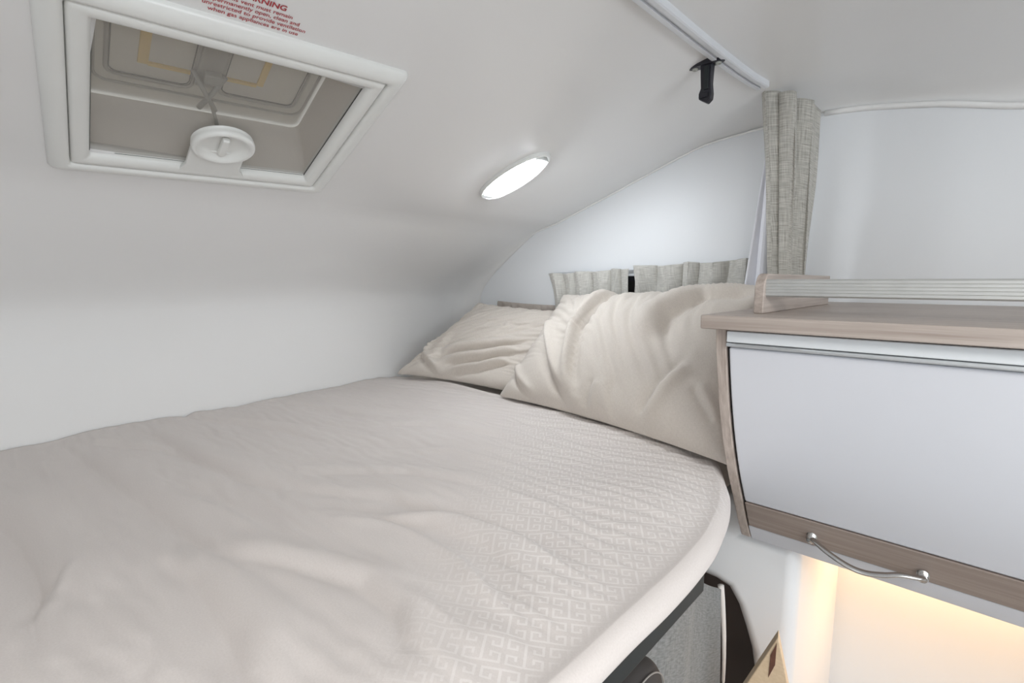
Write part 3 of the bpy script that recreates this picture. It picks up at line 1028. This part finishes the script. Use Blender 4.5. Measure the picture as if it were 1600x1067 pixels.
# duvet: one continuous sheet with folds, rolled over the open edge
folds = [  # polyline on the bed (x, y), width, height, kind (v = valley with ridge on one side)
    ([(-1.60, 0.24), (-1.47, 0.27), (-1.21, 0.285), (-1.01, 0.315), (-0.87, 0.36)], 0.020, -0.0060),
    ([(-1.60, 0.10), (-1.43, 0.12), (-1.03, 0.16), (-0.77, 0.19), (-0.60, 0.22), (-0.47, 0.235)], 0.022, -0.0050),
    ([(-1.25, -0.03), (-1.12, -0.01), (-0.99, 0.01), (-0.87, 0.02), (-0.72, 0.03)], 0.026, -0.0090),
    ([(-0.86, 0.045), (-0.79, 0.022), (-0.72, 0.005)], 0.006, -0.0060),
    ([(-0.80, 0.13), (-0.69, 0.15), (-0.56, 0.15), (-0.45, 0.13)], 0.022, -0.0080),
    ([(-0.75, 0.19), (-0.63, 0.25), (-0.53, 0.29), (-0.46, 0.29), (-0.38, 0.255)], 0.016, -0.0075),
    ([(-0.79, 0.33), (-0.67, 0.41), (-0.58, 0.485), (-0.47, 0.515), (-0.36, 0.50)], 0.016, 0.0080),
    ([(-0.74, 0.34), (-0.64, 0.40), (-0.56, 0.41), (-0.48, 0.41), (-0.36, 0.38)], 0.015, 0.0070),
    ([(-0.70, 0.38), (-0.60, 0.445), (-0.50, 0.465), (-0.40, 0.455)], 0.014, -0.0060),
    ([(-0.92, 0.35), (-0.81, 0.40), (-0.72, 0.45), (-0.60, 0.48)], 0.014, -0.0045),
    ([(-1.80, 0.31), (-1.57, 0.42), (-1.31, 0.51), (-1.1, 0.54)], 0.018, -0.0045),
    ([(-1.60, 0.10), (-1.53, 0.14), (-1.34, 0.25), (-1.12, 0.31)], 0.016, -0.0035),
    ([(-1.1, 0.50), (-1.01, 0.56), (-0.84, 0.69), (-0.60, 0.73)], 0.020, 0.0045),
    ([(-1.0, 0.38), (-0.93, 0.43), (-0.78, 0.54), (-0.60, 0.60)], 0.018, -0.0045),
    ([(-1.46, 0.06), (-1.19, 0.07), (-0.97, 0.08)], 0.020, 0.0050),
    ([(-1.4, 0.74), (-1.27, 0.80), (-1.05, 0.86), (-0.90, 0.89)], 0.020, 0.0050),
    ([(-1.6, 0.43), (-1.44, 0.50), (-1.21, 0.60), (-1.01, 0.63)], 0.020, 0.0045),
    ([(-1.7, 0.62), (-1.4, 0.70), (-1.2, 0.73)], 0.018, -0.0040),
    ([(-1.75, 0.85), (-1.5, 0.93), (-1.25, 0.98), (-1.0, 1.0)], 0.018, 0.0040),
    ([(-1.2, 0.66), (-1.0, 0.78), (-0.8, 0.84), (-0.66, 0.84)], 0.016, -0.0035),
    ([(-0.9, 0.92), (-0.75, 0.93), (-0.6, 0.90)], 0.022, 0.0040),
    ([(-1.05, 0.20), (-0.9, 0.24), (-0.75, 0.26)], 0.018, 0.0040),
    ([(-0.62, 0.60), (-0.5, 0.63), (-0.40, 0.62)], 0.018, 0.0030),
]
ny, nt_, ns = 341, 301, 28
Y = np.linspace(-0.56, 1.17, ny)
DG = np.zeros((ny, nt_ + ns, 3))
DU = np.zeros((ny, nt_ + ns, 2))
rE = 0.022
for j, y in enumerate(Y):
    xe = bedx(y)
    x0 = wallx(y) + 0.006
    x1 = xe - rE
    xt = np.linspace(x0, x1, nt_)
    DG[j, :nt_, 0] = xt
    DG[j, :nt_, 1] = y
    DG[j, :nt_, 2] = 0
    DU[j, :nt_, 0] = xt
    for q in range(ns):
        s = (q + 1) / ns * rE * math.pi * 0.58
        an = s / rE
        DG[j, nt_ + q] = (x1 + rE * math.sin(an), y, -rE * (1 - math.cos(an)))
        DU[j, nt_ + q, 0] = x1 + s
    DU[j, :, 1] = y
Xg, Yg = DG[:, :, 0], DG[:, :, 1]
hgt = 0.010 * vnoise(Xg * 3 + 5, Yg * 3.5, 3) + 0.0075 * vnoise(Xg * 4 - Yg * 2, Yg * 9 - Xg * 1.5, 5) + 0.0030 * vnoise(Xg * 8 - Yg * 3 + 9, Yg * 24 - Xg * 5, 8) + 0.0012 * vnoise(Xg * 22, Yg * 50 - Xg * 8, 9)
hf = np.zeros_like(hgt)
for pts, wd, ht in folds:
    d, arc = seg_dist(Xg, Yg, pts)
    env = np.clip(np.sin(math.pi * np.clip(arc, 0.0, 1.0)) * 1.6, 0, 1)
    # a sharp groove (or ridge) with a soft roll on one flank
    hf += ht * env * np.exp(-(np.abs(d) / (0.7 * wd)) ** 1.2) - 0.65 * ht * env * np.exp(-((d - 1.6 * wd) / (1.5 * wd)) ** 2)
hgt += hf
hgt += 0.012 * np.exp(-((Xg + 0.8) / 0.6) ** 2)
hgt -= 0.016 * np.clip((-Xg - 1.5) / 0.25, 0, 1) ** 2 * 0.5
hgt -= 0.004 * np.clip((Yg - 1.08) / 0.08, 0, 1)
edge = np.clip((DU[:, :, 0] - (np.array([bedx(y) for y in Y])[:, None] - 0.12)) / 0.10, 0, 1)
hgt *= 1 - 0.75 * edge * edge * (3 - 2 * edge)
topw = np.clip(-DG[:, :, 2] / 0.03, 0, 1)
hgt *= 1.3
DG[:, :, 2] += -0.383 + hgt * (1 - 0.75 * topw)
DG[:, :, 0] += 0.004 * topw * vnoise(Yg * 9, Yg * 0 + 2, 2)
# let the cloth settle: a little too long across the bed, so it buckles along the folds laid in above
cs_ = 2
CG = DG[::cs_, ::cs_].copy()
du_ = np.linalg.norm(np.diff(CG[..., :2], axis=0), axis=-1)
dv_ = np.sqrt(np.diff(CG[..., 0], axis=1) ** 2 + np.diff(CG[..., 1], axis=1) ** 2 + (np.diff(DG[::cs_, ::cs_, 2] - (hgt * (1 - 0.75 * topw))[::cs_, ::cs_], axis=1)) ** 2)
Xc = CG[..., 0]
lift = np.clip((-0.27 - Xc) / 0.14, 0, 1) * np.clip((Xc + 1.75) / 0.1, 0.2, 1)
ru_ = du_ * (1 + 0.028 * (lift[:-1] + lift[1:]) / 2)
rv_ = dv_ * 1.0
pin = np.zeros(CG.shape[:2])
pin[0] = pin[-1] = 1
pin[:, -15:] = 1
pin[:, 0] = 1
zmin = -0.398
tg = CG.copy()


def dfrc(X_):
    return np.array([0, 0, -0.00006]) + (tg - X_) * np.array([0.02, 0.02, 0.012])


def dcol(X_):
    X_[..., 2] = np.maximum(X_[..., 2], np.minimum(zmin, tg[..., 2]))
    return X_


flat = CG.copy()
flat[..., 2] -= (hgt * (1 - 0.75 * topw))[::cs_, ::cs_]
ex_ = 1 + 0.014 * lift[:-1, :-1]
dg_ = (np.linalg.norm(flat[1:, 1:] - flat[:-1, :-1], axis=-1) * ex_, np.linalg.norm(flat[1:, :-1] - flat[:-1, 1:], axis=-1) * ex_)
CG = relax(CG, ru_, rv_, 60, 5, dfrc, pin, bend=(0.94, 0.99), damp=0.88, collide=dcol, diag=dg_)
DG = upsample(CG, 2)
DG[..., 2] += 0.6 * hf * (1 - topw)
DU = upsample(DU[::cs_, ::cs_], 2)
v, f = gridvf(DG)
f = f[:, ::-1]
duvet = mesh_obj('duvet', v, f, M['duvet'], smooth=True, uvs=DU.reshape(-1, 2))
solid(duvet, 0.006, -1.0)
tag(duvet, 'wide greige duvet with a greek-key border spread over the bunk bed', 'duvet')


# pillows
def pillow(name, TL, TR, BR, BL, front, T, label, mat, creases, seed, sag=0.03, n=110, tb=0.55, pucker=1.0, power=0.42, group=None, relaxed=True, extra=0.10, press=0.00010, pull=0.015):
    TL, TR, BR, BL = [np.array(p, float) for p in (TL, TR, BR, BL)]
    u = (1 - np.cos(np.linspace(0, math.pi, n))) / 2 * 0.6 + np.linspace(0, 1, n) * 0.4
    U_, V_ = np.meshgrid(u, u, indexing='ij')
    # edges bow inward between the corners
    inx = sag * (4 * V_ * (1 - V_)) * (1 - 2 * U_)
    iny = sag * (4 * U_ * (1 - U_)) * (1 - 2 * V_)
    Ub, Vb = U_ + inx, V_ + iny
    B = (BL[None, None] * ((1 - Ub) * (1 - Vb))[..., None] + BR * (Ub * (1 - Vb))[..., None]
         + TL * ((1 - Ub) * Vb)[..., None] + TR * (Ub * Vb)[..., None])
    nrm = np.cross(TR - BL, TL - BR)
    nrm /= np.linalg.norm(nrm)
    if nrm @ np.array(front, float) < 0:
        nrm = -nrm
    W_ = np.linalg.norm(TR - TL); Hh = np.linalg.norm(TL - BL)
    e = 1e-4
    Vs = V_ ** 0.80
    sh = (np.clip(4 * U_ * (1 - U_), e, 1) ** power) * (np.clip(4 * Vs * (1 - Vs), e, 1) ** (power * 1.45))
    # wrinkles running in from the seams
    du = np.minimum(U_, 1 - U_) * W_
    dv = np.minimum(V_, 1 - V_) * Hh
    pk = np.exp(-du / 0.05) * np.sin(V_ * 34 + 3 * vnoise(V_ * 5, U_ * 2, seed)) * np.clip(du / 0.012, 0, 1)
    pk += np.exp(-dv / 0.05) * np.sin(U_ * 48 + 4 * vnoise(U_ * 6, V_ * 2, seed + 1)) * np.clip(dv / 0.012, 0, 1)
    h = 0.0045 * pucker * pk + 0.012 * vnoise(U_ * 3 + seed, V_ * 3, seed) * sh + 0.007 * vnoise(U_ * 7 - V_ * 3, V_ * 6 + seed, seed + 2) * sh
    hc = np.zeros_like(h)
    for pts, wd, ht, side in creases:
        P2 = [(a * W_, b_ * Hh) for a, b_ in pts]
        d, arc = seg_dist(U_ * W_, V_ * Hh, P2)
        env = np.clip(np.sin(math.pi * np.clip(arc, 0.02, 0.98)) * 2.2, 0, 1) * np.clip(np.minimum(du, dv) / 0.01, 0, 1)
        hc += 1.7 * ht * env * (-np.exp(-(np.abs(d) / (0.75 * wd)) ** 1.15) + 0.9 * np.exp(-((d * side - 1.6 * wd) / (1.25 * wd)) ** 2))
    Pf = B + nrm * (T * sh + h + hc)[..., None]
    if relaxed:
        rs_ = np.random.RandomState(seed)
        Pf = Pf + nrm * (0.0025 * rs_.randn(n, n) * (sh > 0.3))[..., None]
        ru_ = np.diff(u)[:, None] * np.ones((1, n)) * W_ * (1 + extra)
        rv_ = np.diff(u)[None, :] * np.ones((n, 1)) * Hh * (1 + extra * 1.1)
        pin = np.zeros((n, n)); pin[0] = pin[-1] = 1; pin[:, 0] = pin[:, -1] = 1
        sg = 1.0 if (grid_normals(Pf)[n // 2, n // 2] @ nrm) > 0 else -1.0
        tgt = Pf.copy()

        def frc(X_):
            return grid_normals(X_) * (sg * press) + np.array([0, 0, -0.00004]) + (tgt - X_) * pull
        Pf = relax(Pf, ru_, rv_, 70, 5, frc, pin, bend=(0.90, 0.90), damp=0.9)
        Pf = Pf + nrm * (0.7 * hc)[..., None]
    Pb = B - nrm * (T * tb * sh)[..., None]
    vf, ff = gridvf(Pf)
    vb, fb = gridvf(Pb)
    vv = np.vstack([vf, vb])
    ff = np.vstack([ff, fb[:, ::-1] + len(vf)])
    uv = np.stack([U_ * W_, V_ * Hh], -1).reshape(-1, 2)
    o = mesh_obj(name, vv, ff, mat, smooth=True, uvs=np.vstack([uv, uv]))
    bm_ = bmesh.new(); bm_.from_mesh(o.data)
    bmesh.ops.remove_doubles(bm_, verts=bm_.verts, dist=0.0012)
    bmesh.ops.recalc_face_normals(bm_, faces=bm_.faces)
    bm_.to_mesh(o.data); bm_.free()
    tag(o, label, 'pillow', group)
    return o


pillow('pillow', (-1.60, 1.50, -0.096), (-1.02, 1.555, -0.120), (-1.04, 1.205, -0.374), (-1.70, 1.135, -0.372), (0, -1, 0.4), 0.062,
       'beige pillow in the far corner against the front wall, partly behind the larger-looking one', M['pillow'],
       [([(0.02, 0.38), (0.12, 0.16), (0.34, 0.02)], 0.010, 0.014, 1), ([(0.36, 0.10), (0.60, 0.20), (0.80, 0.33)], 0.012, 0.012, 1),
        ([(0.42, 0.03), (0.62, 0.10), (0.80, 0.22)], 0.010, 0.012, 1), ([(0.28, 0.2), (0.5, 0.3), (0.78, 0.44)], 0.012, 0.008, 1),
        ([(0.2, 0.5), (0.26, 0.25), (0.3, 0.12)], 0.015, 0.006, -1)], 5, pucker=1.6)
pillow('pillow', (-1.135, 1.50, -0.052), (-0.418, 1.465, -0.006), (-0.336, 1.00, -0.368), (-1.13, 1.15, -0.376), (0, -1, 0.4), 0.088,
       'beige pillow at the cabinet end, leaning in front of the far corner one', M['pillow'],
       [([(0.36, 1.0), (0.33, 0.80), (0.34, 0.50), (0.42, 0.20), (0.46, 0.1)], 0.012, 0.020, -1),
        ([(0.07, 0.60), (0.16, 0.40), (0.28, 0.20), (0.40, 0.03)], 0.012, 0.018, 1),
        ([(0.02, 0.20), (0.10, 0.10), (0.22, 0.01)], 0.010, 0.010, 1),
        ([(0.84, 0.38), (0.78, 0.24), (0.72, 0.06)], 0.012, 0.011, 1),
        ([(0.99, 0.92), (0.80, 0.86), (0.72, 0.66), (0.74, 0.45)], 0.030, 0.014, -1),
        ([(0.88, 0.25), (0.95, 0.12)], 0.010, 0.007, 1),
        ([(0.52, 0.18), (0.50, 0.03)], 0.012, 0.008, 1), ([(0.6, 0.2), (0.62, 0.02)], 0.010, 0.007, -1)], 9, pucker=1.4)
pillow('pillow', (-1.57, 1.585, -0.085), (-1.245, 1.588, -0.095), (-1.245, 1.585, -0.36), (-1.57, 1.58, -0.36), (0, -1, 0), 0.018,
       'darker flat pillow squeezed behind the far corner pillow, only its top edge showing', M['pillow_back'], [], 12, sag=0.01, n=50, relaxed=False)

# ------------------------------------------------------------------ cab seen below the bed edge
cc = thing('cab_curtain', 'silver-grey padded cab curtain hanging below the edge of the bed', 'curtain', (-0.38, 0.7, -1.2))
drape('curtain_cloth', [(-0.345, 0.30, -0.48), (-0.346, 0.60, -0.48), (-0.348, 0.76, -0.49), (-0.350, 0.86, -0.545), (-0.351, 0.95, -0.605), (-0.353, 1.03, -0.655)],
      [(-0.365, 0.30, -1.2), (-0.36, 0.55, -1.2), (-0.345, 0.80, -1.2), (-0.338, 1.03, -1.2)], 2.2, 0.003, 0.012, M['cabcloth'], cc, nz=60, nx=120, seed=21, zvar=0)
tube('edge_binding', smooth_path([(-0.356, 1.045, -0.655), (-0.350, 1.045, -0.70), (-0.343, 1.045, -0.78), (-0.340, 1.045, -0.88), (-0.342, 1.045, -1.1)], 20),
     np.linspace(0.007, 0.0025, 20), M['binding'], cc, k=8)
hr = thing('headrest', 'rounded charcoal cab seat headrest peeping out below the bed edge', 'headrest', (-0.30, 0.55, -0.62))
pts3 = [(-0.300 + 0.0 * i, 0.0, 0.0) for i in range(2)]
bm = bmesh.new()
bmesh.ops.create_uvsphere(bm, u_segments=32, v_segments=20, radius=1.0)
V = [(p.co.x, p.co.y, p.co.z) for p in bm.verts]
Fc = [tuple(q.index for q in fc.verts) for fc in bm.faces]
bm.free()
hv_ = [(-0.300 + 0.036 * x, 0.552 + 0.066 * math.copysign(abs(y) ** 0.8, y), -0.572 + 0.058 * math.copysign(abs(z) ** 0.8, z)) for x, y, z in V]
mesh_obj('cushion', hv_, Fc, M['seat'], hr, smooth=True)
sm = [(-0.300 + 0.022, 0.552 + 0.060 * math.cos(t), -0.572 + 0.052 * math.sin(t)) for t in np.linspace(0.1, math.pi - 0.1, 30)]
tube('seam', sm, 0.0012, M['seam'], hr, k=6)

tag(boxr('cab_trim_panel', (-1.3, -0.27), (1.30, 1.34), (-1.55, -0.52), M['trim'], bev=0.01),
    'dark brown cab trim panel seen in the gap beside the padded cab curtain', 'panel')

# timber table leaf corner at the bottom of the frame
tb_ = thing('table_leaf', 'pale timber board with a pointed corner standing under the cabinet', 'board', (-0.22, 0.95, -1.1))
quad = [(-0.2145, -0.642), (-0.300, -0.860), (-0.300, -1.10), (-0.165, -1.10), (-0.165, -0.845)]
prism('board', quad, 0.940, 0.962, lambda p, q, d: (p + (d - 0.94) * -0.25, d, q), M['ply'], tb_, bev=0.002)
slot = [(-0.2250, -0.684), (-0.2160, -0.656), (-0.2165, -0.700), (-0.2260, -0.730)]
prism('slot', slot, 0.9385, 0.942, lambda p, q, d: (p, d, q), M['slot'], tb_)

for o in bpy.data.objects:
    if '_o' in o:
        del o['_o']
